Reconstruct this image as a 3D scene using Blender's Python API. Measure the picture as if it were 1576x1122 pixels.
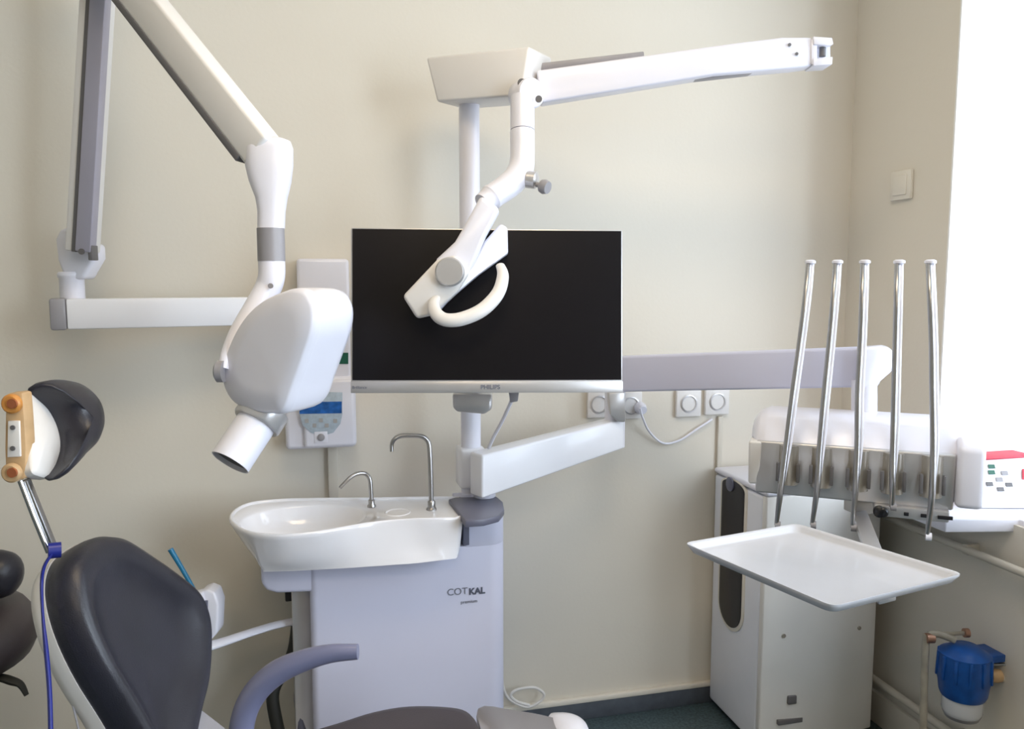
import bpy, bmesh, math, random
from mathutils import Vector, Matrix
random.seed(4)
S = bpy.context.scene
for o in list(bpy.data.objects): bpy.data.objects.remove(o)
COL = S.collection

# ------------------------------------------------------------------ camera, world, light, exposure
FPX, CX, CY = 1250.0, 788.0, 561.0
YAW, PIT, CH = math.radians(14), math.radians(6), 1.4
cam_d = bpy.data.cameras.new('camera'); cam = bpy.data.objects.new('camera', cam_d); COL.objects.link(cam)
cam_d.sensor_width = 36; cam_d.lens = FPX/1576*36; cam_d.clip_start = .02
cam.location = (0, 0, CH); cam.rotation_euler = (math.radians(90)-PIT, 0, -YAW)
S.camera = cam
S.view_settings.view_transform = 'Standard'; S.view_settings.look = 'None'
S.view_settings.gamma = 1; S.view_settings.use_curve_mapping = False
S.view_settings.exposure = 0.07
XR, YB, XL, YF, ZC = 1.722, 2.345, -3.6, -4.0, 2.85      # right wall, back wall, left wall, front wall, ceiling
W = bpy.data.worlds.new('daylight'); S.world = W; W.use_nodes = True
W.node_tree.nodes['Background'].inputs[0].default_value = (.80, .90, 1, 1)
W.node_tree.nodes['Background'].inputs[1].default_value = 1.2
def area(name, loc, direction, sx, sy, power, col):
    d = bpy.data.lights.new(name, 'AREA'); d.shape = 'RECTANGLE'; d.size = sx; d.size_y = sy
    d.energy = power; d.color = col
    o = bpy.data.objects.new(name, d); COL.objects.link(o); o.location = loc
    o.rotation_euler = Vector(direction).to_track_quat('-Z', 'Y').to_euler(); return o
area('window_daylight', (XR+.60, 1.17, 1.72), (-1, 0, -.10), 1.6, 1.7, 38, (.77, .885, 1))
area('window_daylight', (XR+.55, -.80, 1.70), (-1, .45, -.12), 1.75, 1.9, 120, (.77, .885, 1))
area('ceiling_fill_light', (.3, .9, ZC-.06), (0, 0, -1), 1.2, .6, 17, (1, .78, .50))  # this ceiling pair is unseen, added as warm fill for the shaded areas
area('ceiling_fill_light', (-.3, -1.3, ZC-.06), (0, 0, -1), 1.2, .6, 19, (1, .78, .50))

# ------------------------------------------------------------------ geometry helpers
Rt = Vector((math.cos(YAW), -math.sin(YAW), 0))
Fw = Vector((math.sin(YAW)*math.cos(PIT), math.cos(YAW)*math.cos(PIT), -math.sin(PIT)))
Up = Rt.cross(Fw)
FH = Vector((math.sin(YAW), math.cos(YAW), 0))
EYE = Vector((0, 0, CH))
def ray(px, py): return Fw + Rt*((px-CX)/FPX) - Up*((py-CY)/FPX)
def pd(px, py, d): return EYE + ray(px, py)*d                       # at distance d along the view axis
def pY(px, py, Y): r = ray(px, py); return EYE + r*(Y/r.y)
def pX(px, py, X): r = ray(px, py); return EYE + r*(X/r.x)
def pZ(px, py, Z): r = ray(px, py); return EYE + r*((Z-CH)/r.z)
def pP(px, py, P, N): r = ray(px, py); return EYE + r*((P-EYE).dot(N)/r.dot(N))
V = Vector

def catmull(pts, n=6, closed=False):
    P = [V(p) for p in pts]; out = []; m = len(P)
    rng = range(m) if closed else range(m-1)
    for i in rng:
        if closed: a, b, c, d = P[(i-1) % m], P[i], P[(i+1) % m], P[(i+2) % m]
        else: a, b, c, d = P[max(i-1, 0)], P[i], P[i+1], P[min(i+2, m-1)]
        for k in range(n):
            t = k/n
            out.append(.5*((2*b)+(c-a)*t+(2*a-5*b+4*c-d)*t*t+(3*b-3*c+d-a)*t**3))
    if not closed: out.append(P[-1])
    return out

class MB:
    def __init__(s): s.bm = bmesh.new()
    def _box(s, c, ax, ay, az, bev=0, seg=2):
        vs = [s.bm.verts.new(c+ax*i+ay*j+az*k) for i in (-.5, .5) for j in (-.5, .5) for k in (-.5, .5)]
        fs = [(0,1,3,2), (4,6,7,5), (0,4,5,1), (2,3,7,6), (0,2,6,4), (1,5,7,3)]
        F = [s.bm.faces.new([vs[i] for i in f]) for f in fs]
        s._fin(F, bev, seg); return s
    def _fin(s, F, bev, seg=2, ang=35):
        bmesh.ops.recalc_face_normals(s.bm, faces=F)
        if bev > 0:
            E = {e for f in F for e in f.edges if len(e.link_faces) == 2 and e.calc_face_angle(0) > math.radians(ang)}
            bmesh.ops.bevel(s.bm, geom=list(E), offset=bev, segments=seg, profile=.5, affect='EDGES', clamp_overlap=True)
    def box(s, lo, hi, bev=0, seg=2):
        lo, hi = V(lo), V(hi); d = hi-lo
        return s._box((lo+hi)/2, V((d.x,0,0)), V((0,d.y,0)), V((0,0,d.z)), bev, seg)
    def bar(s, p0, p1, w, h, up=(0,0,1), bev=0, seg=2):
        d = p1-p0; u = V(up); u = (u-d*(u.dot(d)/d.length_squared)).normalized(); sd = d.cross(u).normalized()
        return s._box((p0+p1)/2, d, sd*w, u*h, bev, seg)
    def prism(s, pts, vec, bev=0, seg=2, ang=35):
        a = [s.bm.verts.new(p) for p in pts]; b = [s.bm.verts.new(V(p)+vec) for p in pts]; n = len(a)
        F = [s.bm.faces.new(a), s.bm.faces.new(b[::-1])]
        F += [s.bm.faces.new((a[i], b[i], b[(i+1) % n], a[(i+1) % n])) for i in range(n)]
        s._fin(F, bev, seg, ang); return s
    def loft(s, loops, cap0=True, cap1=True, closed=True):
        R = [[s.bm.verts.new(p) for p in L] for L in loops]; F = []
        for A, B in zip(R, R[1:]):
            n = len(A)
            for i in range(n if closed else n-1): F.append(s.bm.faces.new((A[i], A[(i+1) % n], B[(i+1) % n], B[i])))
        if cap0: F.append(s.bm.faces.new(R[0][::-1]))
        if cap1: F.append(s.bm.faces.new(R[-1]))
        bmesh.ops.recalc_face_normals(s.bm, faces=F); return s
    def tube(s, pts, r, seg=12, smooth=0, flat=1.0, fup=None):
        P = [V(p) for p in pts]
        rs = list(r) if isinstance(r, (list, tuple)) else [r]*len(P)
        if smooth:
            rr = catmull([V((x, 0, 0)) for x in rs], smooth); rs = [max(v.x, 1e-4) for v in rr]; P = catmull(P, smooth)
        t0 = (P[1]-P[0]).normalized()
        u = V(fup) if fup is not None else (V((0,0,1)) if abs(t0.z) < .9 else V((1,0,0)))
        loops = []
        for i, p in enumerate(P):
            t = (P[min(i+1, len(P)-1)]-P[max(i-1, 0)]).normalized()
            u = (u-t*u.dot(t)).normalized(); w = t.cross(u)
            loops.append([p+(u*math.cos(a)*flat+w*math.sin(a))*rs[i] for a in [2*math.pi*k/seg for k in range(seg)]])
        return s.loft(loops)
    def lathe(s, prof, org, axis, seg=32, cap0=True, cap1=True):
        ax = V(axis).normalized(); u = V((1,0,0)) if abs(ax.x) < .8 else V((0,1,0))
        u = (u-ax*u.dot(ax)).normalized(); w = ax.cross(u)
        return s.loft([[V(org)+ax*h+(u*math.cos(2*math.pi*k/seg)+w*math.sin(2*math.pi*k/seg))*r for k in range(seg)] for r, h in prof], cap0, cap1)
    def pad(s, outline, n, front, back, n_s=4, cen=None):
        """outline: closed planar loop; front/back: lists of (scale, height) from rim to centre"""
        L = catmull(outline, n_s, True) if n_s else [V(p) for p in outline]
        c = cen if cen is not None else sum(L, V())/len(L); n = V(n).normalized()
        loops = [[c+(p-c)*sc+n*h for p in L] for sc, h in (list(reversed(back))+list(front))]
        return s.loft(loops)
    def build(s, name, m, parent=None, smooth=True, ang=40):
        me = bpy.data.meshes.new(name)
        root = parent
        while root is not None and root.parent is not None: root = root.parent
        if root is not None: bmesh.ops.translate(s.bm, verts=s.bm.verts, vec=-root.location)
        s.bm.to_mesh(me); s.bm.free(); me.materials.append(m)
        if smooth:
            me.polygons.foreach_set('use_smooth', [True]*len(me.polygons)); me.set_sharp_from_angle(angle=math.radians(ang))
        o = bpy.data.objects.new(name, me); COL.objects.link(o); o.parent = parent
        return o
SUP = lambda T, p=2.5, n=6, mn=.03: [((max(mn, math.cos(a)))**(2/p) if a < math.pi/2 else mn, T*math.sin(a)**(2/p)) for a in [math.pi/2*k/n for k in range(n+1)]]

def tag(o, label, cat, group=None):
    o['label'] = label; o['category'] = cat
    if group: o['group'] = group
    return o
def thing(name, label, cat, loc, group=None):
    o = bpy.data.objects.new(name, None); COL.objects.link(o); o.location = loc; o.empty_display_size = .05
    return tag(o, label, cat, group)
def struct(o): o['kind'] = 'structure'; return o
def lab(o, t): o['label'] = t; return o
def text(name, body, loc, xdir, ydir, size, m, parent, ext=.0004, bold=0):
    cu = bpy.data.curves.new(name, 'FONT'); cu.body = body; cu.size = size; cu.extrude = ext; cu.offset = bold; cu.align_x = 'CENTER'; cu.align_y = 'CENTER'
    tmp = bpy.data.objects.new('tmp', cu); COL.objects.link(tmp)
    me = bpy.data.meshes.new_from_object(tmp.evaluated_get(bpy.context.evaluated_depsgraph_get()))
    bpy.data.objects.remove(tmp)
    x = V(xdir).normalized(); y = V(ydir); y = (y-x*y.dot(x)).normalized(); z = x.cross(y)
    M = Matrix(((x.x, y.x, z.x), (x.y, y.y, z.y), (x.z, y.z, z.z))).to_4x4()
    root = parent
    while root.parent is not None: root = root.parent
    M.translation = V(loc)-root.location
    me.transform(M); me.materials.clear(); me.materials.append(m)
    o = bpy.data.objects.new(name, me); COL.objects.link(o); o.parent = parent; return o

# ------------------------------------------------------------------ materials
def mat(name, col, rough=.4, metal=0, var=.03, scale=8, bump=0, bscale=300, coat=0, trans=0, emit=None, estr=0, spec=.5):
    m = bpy.data.materials.new(name); m.use_nodes = True; nt = m.node_tree; b = nt.nodes['Principled BSDF']
    tc = nt.nodes.new('ShaderNodeTexCoord'); nz = nt.nodes.new('ShaderNodeTexNoise'); nz.inputs['Scale'].default_value = scale
    nz.inputs['Detail'].default_value = 4
    nt.links.new(tc.outputs['Object'], nz.inputs['Vector'])
    cr = nt.nodes.new('ShaderNodeValToRGB')
    cr.color_ramp.elements[0].position = .3; cr.color_ramp.elements[1].position = .7
    cr.color_ramp.elements[0].color = (*[max(0, c*(1-var)) for c in col], 1)
    cr.color_ramp.elements[1].color = (*[min(1, c*(1+var)) for c in col], 1)
    nt.links.new(nz.outputs['Fac'], cr.inputs['Fac']); nt.links.new(cr.outputs['Color'], b.inputs['Base Color'])
    b.inputs['Roughness'].default_value = rough; b.inputs['Metallic'].default_value = metal
    b.inputs['Coat Weight'].default_value = coat; b.inputs['Transmission Weight'].default_value = trans
    b.inputs['Specular IOR Level'].default_value = spec
    if emit: b.inputs['Emission Color'].default_value = (*emit, 1); b.inputs['Emission Strength'].default_value = estr
    if bump:
        n2 = nt.nodes.new('ShaderNodeTexNoise'); n2.inputs['Scale'].default_value = bscale; n2.inputs['Detail'].default_value = 3
        bp = nt.nodes.new('ShaderNodeBump'); bp.inputs['Strength'].default_value = bump; bp.inputs['Distance'].default_value = .002
        nt.links.new(tc.outputs['Object'], n2.inputs['Vector']); nt.links.new(n2.outputs['Fac'], bp.inputs['Height'])
        nt.links.new(bp.outputs['Normal'], b.inputs['Normal'])
    return m
M_wall = mat('cream_wall_paint', (.745, .70, .615), .75, var=.012, scale=2, bump=.15, bscale=90)
M_ceil = mat('white_ceiling_paint', (.82, .80, .74), .85, var=.01)
M_floor = mat('teal_vinyl_floor', (.060, .092, .105), .35, var=.45, scale=120, bump=.05)
M_skirt = mat('slate_vinyl_skirting', (.085, .10, .125), .45, var=.15, scale=30)
M_cream = mat('cream_trim_paint', (.78, .74, .66), .45, var=.02)
M_white = mat('white_enamel', (.80, .80, .89), .28, var=.012, coat=.2)
M_cab = mat('lavender_white_enamel', (.62, .63, .78), .38, var=.02, scale=3)
M_warm = mat('warm_white_plastic', (.77, .75, .735), .4, var=.015)
M_porc = mat('white_porcelain', (.84, .84, .89), .15, var=.01, coat=.5)
M_tray = mat('tray_enamel', (.60, .61, .66), .22, var=.03, scale=5, coat=.3)
M_gray = mat('mid_gray_plastic', (.30, .29, .31), .4, var=.04)
M_dkgray = mat('dark_gray_plastic', (.13, .125, .13), .45, var=.06)
M_lilac = mat('lilac_gray_aluminium', (.42, .41, .50), .38, metal=.3, var=.04)
M_slate = mat('slate_blue_plastic', (.13, .135, .19), .38, var=.06)
M_rail = mat('slate_blue_rail', (.16, .17, .28), .3, var=.05, coat=.3)
M_leather = mat('dark_leatherette', (.020, .020, .030), .36, var=.12, scale=12, bump=.18, bscale=450)
M_leath2 = mat('brown_black_leatherette', (.050, .040, .045), .45, var=.1, scale=12, bump=.15, bscale=400)
M_black = mat('black_plastic', (.012, .012, .016), .35, var=.1)
M_rubber = mat('black_rubber', (.016, .017, .015), .6, var=.1)
M_screen = mat('switched_off_screen', (.006, .005, .007), .3, var=.05, spec=.25)
M_chrome = mat('chrome', (.80, .80, .82), .12, metal=1, var=.02)
M_steel = mat('brushed_steel', (.42, .41, .41), .28, metal=1, var=.05, scale=40)
M_silver = mat('silver_plastic', (.60, .59, .60), .3, metal=.55, var=.04)
M_cover = mat('bright_white_cover', (.90, .905, .96), .25, var=.01, coat=.3)
M_holder = mat('reflection_beige_holder', (.44, .41, .36), .22, metal=.45, var=.05)  # beige on the holder cups paints in brownish reflections of the room
M_orange = mat('orange_plastic', (.62, .26, .055), .4, var=.1, scale=30)
M_brown = mat('brown_plastic', (.34, .10, .035), .4, var=.1)
M_tan = mat('tan_plastic', (.58, .38, .20), .45, var=.1, scale=30)
M_blue = mat('royal_blue_plastic', (.012, .02, .22), .35, var=.15)
M_fblue = mat('bright_blue_plastic', (.008, .085, .36), .35, var=.2, scale=30)
M_clear = mat('clear_plastic', (.66, .68, .72), .15, var=.05)
M_teal = mat('teal_plastic', (.02, .17, .32), .3, var=.1)
M_lcd = mat('blue_display', (.02, .12, .42), .2, var=.35, scale=60)
M_pad = mat('keypad_membrane', (.44, .52, .60), .4, var=.12, scale=90)
M_green = mat('green_sticker', (.01, .11, .07), .4, var=.1)
M_red = mat('red_cardboard', (.55, .03, .06), .5, var=.1)
M_pink = mat('pale_pink_card', (.82, .62, .64), .55, var=.05)
M_ink = mat('gray_print', (.17, .18, .23), .5)
M_inkd = mat('dark_print', (.09, .10, .14), .5)
M_pipe = mat('beige_pipe_paint', (.62, .58, .50), .45, var=.05)
M_pipe2 = mat('worn_beige_pipe', (.36, .33, .27), .45, var=.15, scale=30)
M_copper = mat('dull_copper', (.38, .21, .14), .4, metal=.6, var=.15)
M_unit = mat('off_white_steel_panel', (.80, .78, .75), .42, var=.02)
M_unitl = mat('bounce_lightened_side_panel', (.84, .86, .93), .45, var=.02)  # colour lightened to stand in for bounce light from the room's left
M_glass = bpy.data.materials.new('window_glass'); M_glass.use_nodes = True
_n = M_glass.node_tree; _o = _n.nodes['Material Output']; _g = _n.nodes.new('ShaderNodeBsdfGlossy'); _g.inputs['Roughness'].default_value = .02
_t = _n.nodes.new('ShaderNodeBsdfTransparent'); _m = _n.nodes.new('ShaderNodeMixShader'); _m.inputs[0].default_value = .06
_n.links.new(_t.outputs[0], _m.inputs[1]); _n.links.new(_g.outputs[0], _m.inputs[2]); _n.links.new(_m.outputs[0], _o.inputs['Surface'])
M_plaster = mat('white_reveal_plaster', (.90, .90, .90), .8, var=.01)
M_emit = mat('lamp_diffuser', (.85, .85, .82), .5)

# ------------------------------------------------------------------ room shell
def slab(name, lo, hi, m): return struct(MB().box(lo, hi).build(name, m, smooth=False))
slab('floor', (XL, YF, -.1), (XR, YB, 0), M_floor)
slab('ceiling', (XL, YF, ZC), (XR, YB, ZC+.1), M_ceil)
slab('wall_back', (XL-.1, YB, -.1), (XR+.5, YB+.12, ZC+.1), M_wall)
slab('wall_left', (XL-.1, YF, -.1), (XL, YB, ZC+.1), M_wall)
slab('wall_front', (XL-.1, YF-.1, -.1), (XR+.5, YF, ZC+.1), M_wall)
WY = [(1.915, .42), (.10, -1.70)]; WZ0, WZ1, WT = .78, 2.62, .42
wr = MB()
T = XR+WT
wr.box((XR, YF, -.1), (T, YB, WZ0)); wr.box((XR, YF, WZ1), (T, YB, ZC+.1))
wr.box((XR, WY[0][0], WZ0), (T, YB, WZ1)); wr.box((XR, WY[1][0], WZ0), (T, WY[0][1], WZ1)); wr.box((XR, YF, WZ0), (T, WY[1][1], WZ1))
struct(wr.build('wall_right', M_wall, smooth=False))
for i, (y1, y0) in enumerate(WY):
    # white plastered reveal lining, frame and panes
    ln = MB(); e = .006
    ln.box((XR-.001, y1-e, WZ0), (T, y1, WZ1)); ln.box((XR-.001, y0, WZ0), (T, y0+e, WZ1)); ln.box((XR-.001, y0, WZ1-e), (T, y1, WZ1))
    w = struct(ln.build('window_%d' % (i+1), M_plaster, smooth=False))
    f = MB(); fx0, fx1 = T-.09, T-.03; ym = (y0+y1)/2
    for a, b in ((y0+e, y0+.07), (y1-.07, y1-e), (ym-.04, ym+.04)): f.box((fx0, a, WZ0), (fx1, b, WZ1-e), .004)
    for a, b in ((WZ0, WZ0+.07), (WZ1-.07, WZ1-e), (1.95, 2.02)): f.box((fx0, y0+e, a), (fx1, y1-e, b), .004)
    f.build('window_frame', M_white, w)
    for a, b in ((y0+.07, ym-.04), (ym+.04, y1-.07)):
        for c, d in ((WZ0+.07, 1.95), (2.02, WZ1-.07)):
            MB().box((T-.065, a, c), (T-.058, b, d)).build('pane', M_glass, w, smooth=False)
# sill board: deep stone-white shelf, projecting into the room and cut off square beyond the first bay
ZS = .795
def sill(name, pts):
    return struct(MB().prism([V((x, y, ZS-.035)) for x, y in pts], V((0, 0, .035)), .004).build(name, M_white))
sill('trim_1', [(1.552, 1.681), (1.733, 1.637), (1.733, .43), (XR+.33, .43), (XR+.33, 1.905), (1.733, 1.905), (1.733, 2.12), (1.552, 2.12)])
sill('trim_2', [(XR-.08, .09), (XR+.33, .09), (XR+.33, -1.69), (XR-.08, -1.69)])
# skirting
struct(MB().box((XL, YB-.012, 0), (XR, YB, .058), .003).build('baseboard_back', M_skirt))
struct(MB().box((XL, YB-.016, .0575), (XR, YB, .075), .004).build('trim_3', M_cream))
struct(MB().box((XR-.016, YF, 0), (XR, YB-.014, .10), .003).build('baseboard_right', M_cream))
struct(MB().box((XL, YF, 0), (XL+.014, YB-.014, .09), .003).build('baseboard_left', M_skirt))
# pipes along the right wall
def wallpipe(z, r, name, label):
    m = MB(); m.tube([V((XR-.035, YB-.05, z)), V((XR-.035, -2.4, z))], r, 14)
    t = thing(name, label, 'pipe', (XR-.035, 1.5, z)); o = m.build('pipe_run', M_pipe, t)
    for y in (2.2, 1.75, .9, 0, -1): MB().box((XR-.04, y-.008, z-r-.003), (XR+.004, y+.008, z+r+.003), .002).build('pipe_clip', M_pipe, t)
zp = pX(1500, 851, XR-.035).z
wallpipe(zp, .011, 'heating_pipe', 'thin cream heating pipe running along the wall below the window sill')
wallpipe(.155, .012, 'skirting_pipe', 'thin cream pipe running low along the right wall just above the skirting')
# unseen ceiling lamp fixtures, added to carry the warm fill lights
for y in (.9, -1.3):
    lx = .3 if y > 0 else -.3
    t = thing('added_ceiling_light', 'unseen flat white ceiling light panel above the dental chair, added for warm fill' if y > 0 else 'unseen flat white ceiling light panel behind the camera, added for warm fill', 'ceiling light', (lx, y, ZC), 'added ceiling fill panels')
    fr = MB(); 
    for a in (-1, 1):
        fr.box((lx-.64, y+a*.33-.02, ZC-.05), (lx+.64, y+a*.33+.02, ZC), .003); fr.box((lx+a*.63-.02, y-.33, ZC-.05), (lx+a*.63+.02, y+.33, ZC), .003)
    fr.build('frame', M_white, t); MB().box((lx-.6, y-.31, ZC-.02), (lx+.6, y+.31, ZC-.005)).build('diffuser', M_emit, t, smooth=False)

# ------------------------------------------------------------------ dental unit: cabinet, basin, taps
Z0 = .83
U = thing('spittoon_unit', 'lavender white floor standing dental cabinet with spittoon basin, in front of the wall', 'dental unit', (.25, 2.15, 0))
YC = 1.965
xR = pY(776, 900, YC+.03).x
xl0 = pY(479, 1000, YC).x; xs = pY(712, 840, YC).x; xn = pY(403, 900, YC+.03).x
prof = [(xl0, .02), (xR, .02), (xR, Z0-.012), (xs+.004, Z0-.012), (xs+.004, .728), (xn, .728), (xn, .665), (xn+.01, .655), (xn+.028, .645), (xl0-.02, .642), (xl0, .63)]
def rplan(x0, x1, y0, y1, r0, r1, n=8):
    out = []
    for cx, cy, r, a0 in ((x0+r0, y0+r0, r0, 180), (x1-r1, y0+r1, r1, 270), (x1-r1, y1-r1, r1, 0), (x0+r0, y1-r0, r0, 90)):
        out += [(cx+r*math.cos(math.radians(a0+90*k/n)), cy+r*math.sin(math.radians(a0+90*k/n))) for k in range(n+1)]
    return out
def plan_prism(m, pl, z0, z1, bev=.003): return m.prism([V((x, y, z0)) for x, y in pl], V((0, 0, z1-z0)), bev, 2, 60)
body = MB(); plan_prism(body, rplan(xl0, xR, YC, 2.31, .018, .045), .03, .728)
plan_prism(body, rplan(xs+.006, xR, YC, 2.15, .004, .045), .722, Z0-.012)
body.build('cabinet_body', M_cab, U)
nk = MB(); nk.prism([V((xn, YC+.006, .7265)), V((xn, YC+.006, .672)), V((xn+.012, YC+.006, .655)), V((xn+.035, YC+.006, .645)), V((xl0+.02, YC+.006, .640)), V((xl0+.02, YC+.006, .7265))], V((0, .31, 0)), .010, 3)
nk.build('neck_housing', M_cab, U)
sd = MB(); sd.box((xl0-.045, YC+.06, .03), (xl0+.005, 2.28, .655), .008); lab(sd.build('side_column', M_silver, U), 'gray side column')
MB().box((xl0-.062, YC+.10, .585), (xl0-.044, YC+.16, .625), .004).build('pivot_block', M_black, U)
MB().box((xl0-.03, YC+.02, 0), (xR-.02, 2.30, .031), .003).build('plinth', M_dkgray, U)
# basin
rim_px = [(352, 797), (360, 783), (385, 772), (430, 767), (480, 765.5), (530, 765), (580, 765), (640, 764), (700, 764), (712, 766), (713, 780), (712, 793), (708, 796), (670, 796.5), (620, 799), (570, 804), (530, 811), (480, 819), (430, 823), (390, 820), (365, 811)]
RIM = [pZ(x, y, Z0) for x, y in rim_px]
bc = pZ(468, 792, Z0)
def polar(poly, c, ang):
    d = V((math.cos(ang), math.sin(ang), 0)); best = 0
    for a, b in zip(poly, poly[1:]+poly[:1]):
        e = b-a; den = d.x*e.y-d.y*e.x
        if abs(den) < 1e-9: continue
        w = a-c; t = (w.x*e.y-w.y*e.x)/den; u = (w.x*d.y-w.y*d.x)/den
        if t > 0 and -1e-6 <= u <= 1+1e-6: best = max(best, t)
    return best
NA = 144; RS = catmull(RIM, 4, True)
AN = [2*math.pi*k/NA for k in range(NA)]
rr = [polar(RS, bc, a) for a in AN]
bot_px = [(405, 880), (450, 879), (540, 874), (640, 867), (708, 862)]
bf = [pZ(x, y, .728) for x, y in bot_px]
cr0, cr1 = pZ(713, 796, Z0), pZ(713, 764, Z0)
q0, q1 = bc+(cr0-bc)*.965, bc+(cr1-bc)*.965
BOT = bf[:-1]+[V((q0.x, q0.y, .728)), V((q1.x, q1.y, .728)), V((bf[0].x, 2.14, .728))]
rb = [polar(BOT, bc, a) for a in AN]
def loop(rad, z): return [V((bc.x+math.cos(a)*r, bc.y+math.sin(a)*r, z)) for a, r in zip(AN, rad)]
be_a, be_b = .148, .118
def ell(sc):
    return [1/math.sqrt((math.cos(a)/(be_a*sc))**2+(math.sin(a)/(be_b*sc))**2) for a in AN]
mix = lambda A, B, t: [a*(1-t)+b*t for a, b in zip(A, B)]
inn = [max(.02, r-.010) for r in rr]
bow = [min(a, b*.965) for a, b in zip(ell(1), inn)]
H = Z0-.728
loops = [loop(rb, .728), loop(mix(rb, rr, .04), .732)]
for t in (.2, .4, .6, .8, .93): loops.append(loop(mix(rb, rr, t**.62), .728+H*t*.93))
loops += [loop(rr, Z0-.006), loop([r-.002 for r in rr], Z0-.001), loop([r-.005 for r in rr], Z0), loop([r-.008 for r in rr], Z0-.001), loop(inn, Z0-.006),
          loop([b+.004 for b in bow], Z0-.009), loop(bow, Z0-.014)]
for s_, dz in ((.93, .035), (.82, .055), (.62, .072), (.35, .082), (.12, .085), (.03, .086)): loops.append(loop([b*s_ for b in bow], Z0-dz))
m = MB(); m.loft(loops); lab(m.build('basin', M_porc, U, ang=60), 'white porcelain spittoon basin')
MB().lathe([(.012, 0), (.016, .002), (.016, .004), (.006, .005)], bc+V((0, 0, -.086)), (0, 0, 1), 20).build('drain', M_steel, U)
cr = pZ(612, 784, Z0); MB().lathe([(.030, -.0105), (.034, -.0085), (.030, -.0065), (.026, -.0085), (.001, -.0095)], cr, (0, 0, 1), 28).build('cup_rest', M_porc, U)
# taps
def base_at(px, py): return pZ(px, py, Z0-.008)
b1 = base_at(664, 785); dd = (b1-EYE).dot(Fw)
tp = MB(); tp.tube([b1, pd(663, 735, dd), pd(661, 690, dd), pd(657, 677, dd), pd(647, 671, dd-.004), pd(630, 670, dd-.01), pd(616, 671, dd-.015), pd(607, 676, dd-.02), pd(603, 684, dd-.02), pd(603, 695, dd-.02)], [.0062]*7+[.0055, .005, .0045], 12, 4)
c_ = tp.build('cup_filler_tap', M_steel, U)
MB().lathe([(.013, 0), (.013, .004), (.0095, .008), (.0095, .022), (.007, .025)], b1, (0, 0, 1), 20).build('tap_collar', M_steel, c_)
b2 = base_at(572, 780); dd = (b2-EYE).dot(Fw)
tp = MB(); tp.tube([b2, pd(571, 755, dd), pd(569, 737, dd), pd(562, 729, dd), pd(550, 729, dd-.01), pd(538, 736, dd-.02), pd(523, 751, dd-.03)], [.0055]*5+[.005, .0045], 12, 4)
c_ = tp.build('bowl_rinse_tap', M_steel, U)
MB().lathe([(.011, 0), (.011, .004), (.008, .008), (.008, .018), (.006, .02)], b2, (0, 0, 1), 20).build('tap_collar', M_steel, c_)
# dark collar round the post foot
cl = [pZ(x, y, Z0+.004) for x, y in ((690, 768), (700, 765), (765, 764), (774, 772), (776, 783), (768, 793), (745, 799), (716, 801))]
lab(MB().prism([p+V((0, 0, -.018)) for p in cl], V((0, 0, .018)), .004).build('top_collar', M_slate, U), 'slate gray collar')
lab(MB().box((xs+.001, YC-.008, Z0-.098), (xs+.016, YC+.05, Z0-.014), .002).build('collar_tongue', M_slate, U), 'slate gray strip')
lg = pY(719, 911, YC-.001)
text('logo_light', 'COT', pY(704, 911, YC-.0012), (1, 0, 0), (0, 0, 1), .025, M_ink, U, .0004)
text('logo_bold', 'KAL', pY(734, 910, YC-.0012), (1, 0, 0), (0, 0, 1), .023, M_inkd, U, .0004, .0010)
text('logo_small', 'premium', pY(722, 926, YC-.0012), (1, 0, 0), (0, 0, 1), .012, M_ink, U, .0004)
# dark supply hoses behind the armrest, left of the cabinet
for i, (x, dxx) in enumerate(((421, 0), (452, 8))):
    hs = MB(); hs.tube([pd(458, 958, 2.12), pd(452, 1000, 2.12), pd(x+18, 1030, 2.1), pd(x+dxx, 1062, 2.08), pd(x+2+dxx, 1100, 2.07), pd(x+22, 1180, 2.07), pd(x+40, 1240, 2.1)], .016-.004*i, 12, 4)
    tag(hs.build('suction_hose', M_rubber if i == 0 else M_slate), ['outer black suction hose hanging left of the dental cabinet', 'slate gray hose hanging right beside the gray side column of the cabinet'][i], 'hose')

# ------------------------------------------------------------------ operating light on its post
PD = 2.075
pb = pZ(737, 790, Z0+.006)
ptop = pd(722, 150, PD); PX, PY_ = ptop.x, ptop.y
OL = thing('operating_light', 'white dental operating lamp with long jointed arm on a post behind the screen', 'operating light', (PX, PY_, Z0))
po = MB(); po.lathe([(.0265, 0), (.0265, 1.85-Z0)], V((PX, PY_, Z0+.002)), (0, 0, 1), 32); po.build('post', M_white, OL)
MB().lathe([(.028, 0), (.030, .003), (.030, .034), (.028, .038)], V((PX+.022, PY_-.065, Z0+.0045)), (0, 0, 1), 32).build('post_foot', M_white, OL)
A, B, C, D = pd(655, 88, 2.03), pd(815, 71, 1.93), pd(803, 147, 1.94), pd(672, 157, 2.03)
ev = pd(850, 88, 2.05)-pd(815, 71, 1.93)
lab(MB().prism([A, B, C, D], ev, .007, 3).build('arm_housing', M_warm, OL), 'boxy arm housing')
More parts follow.
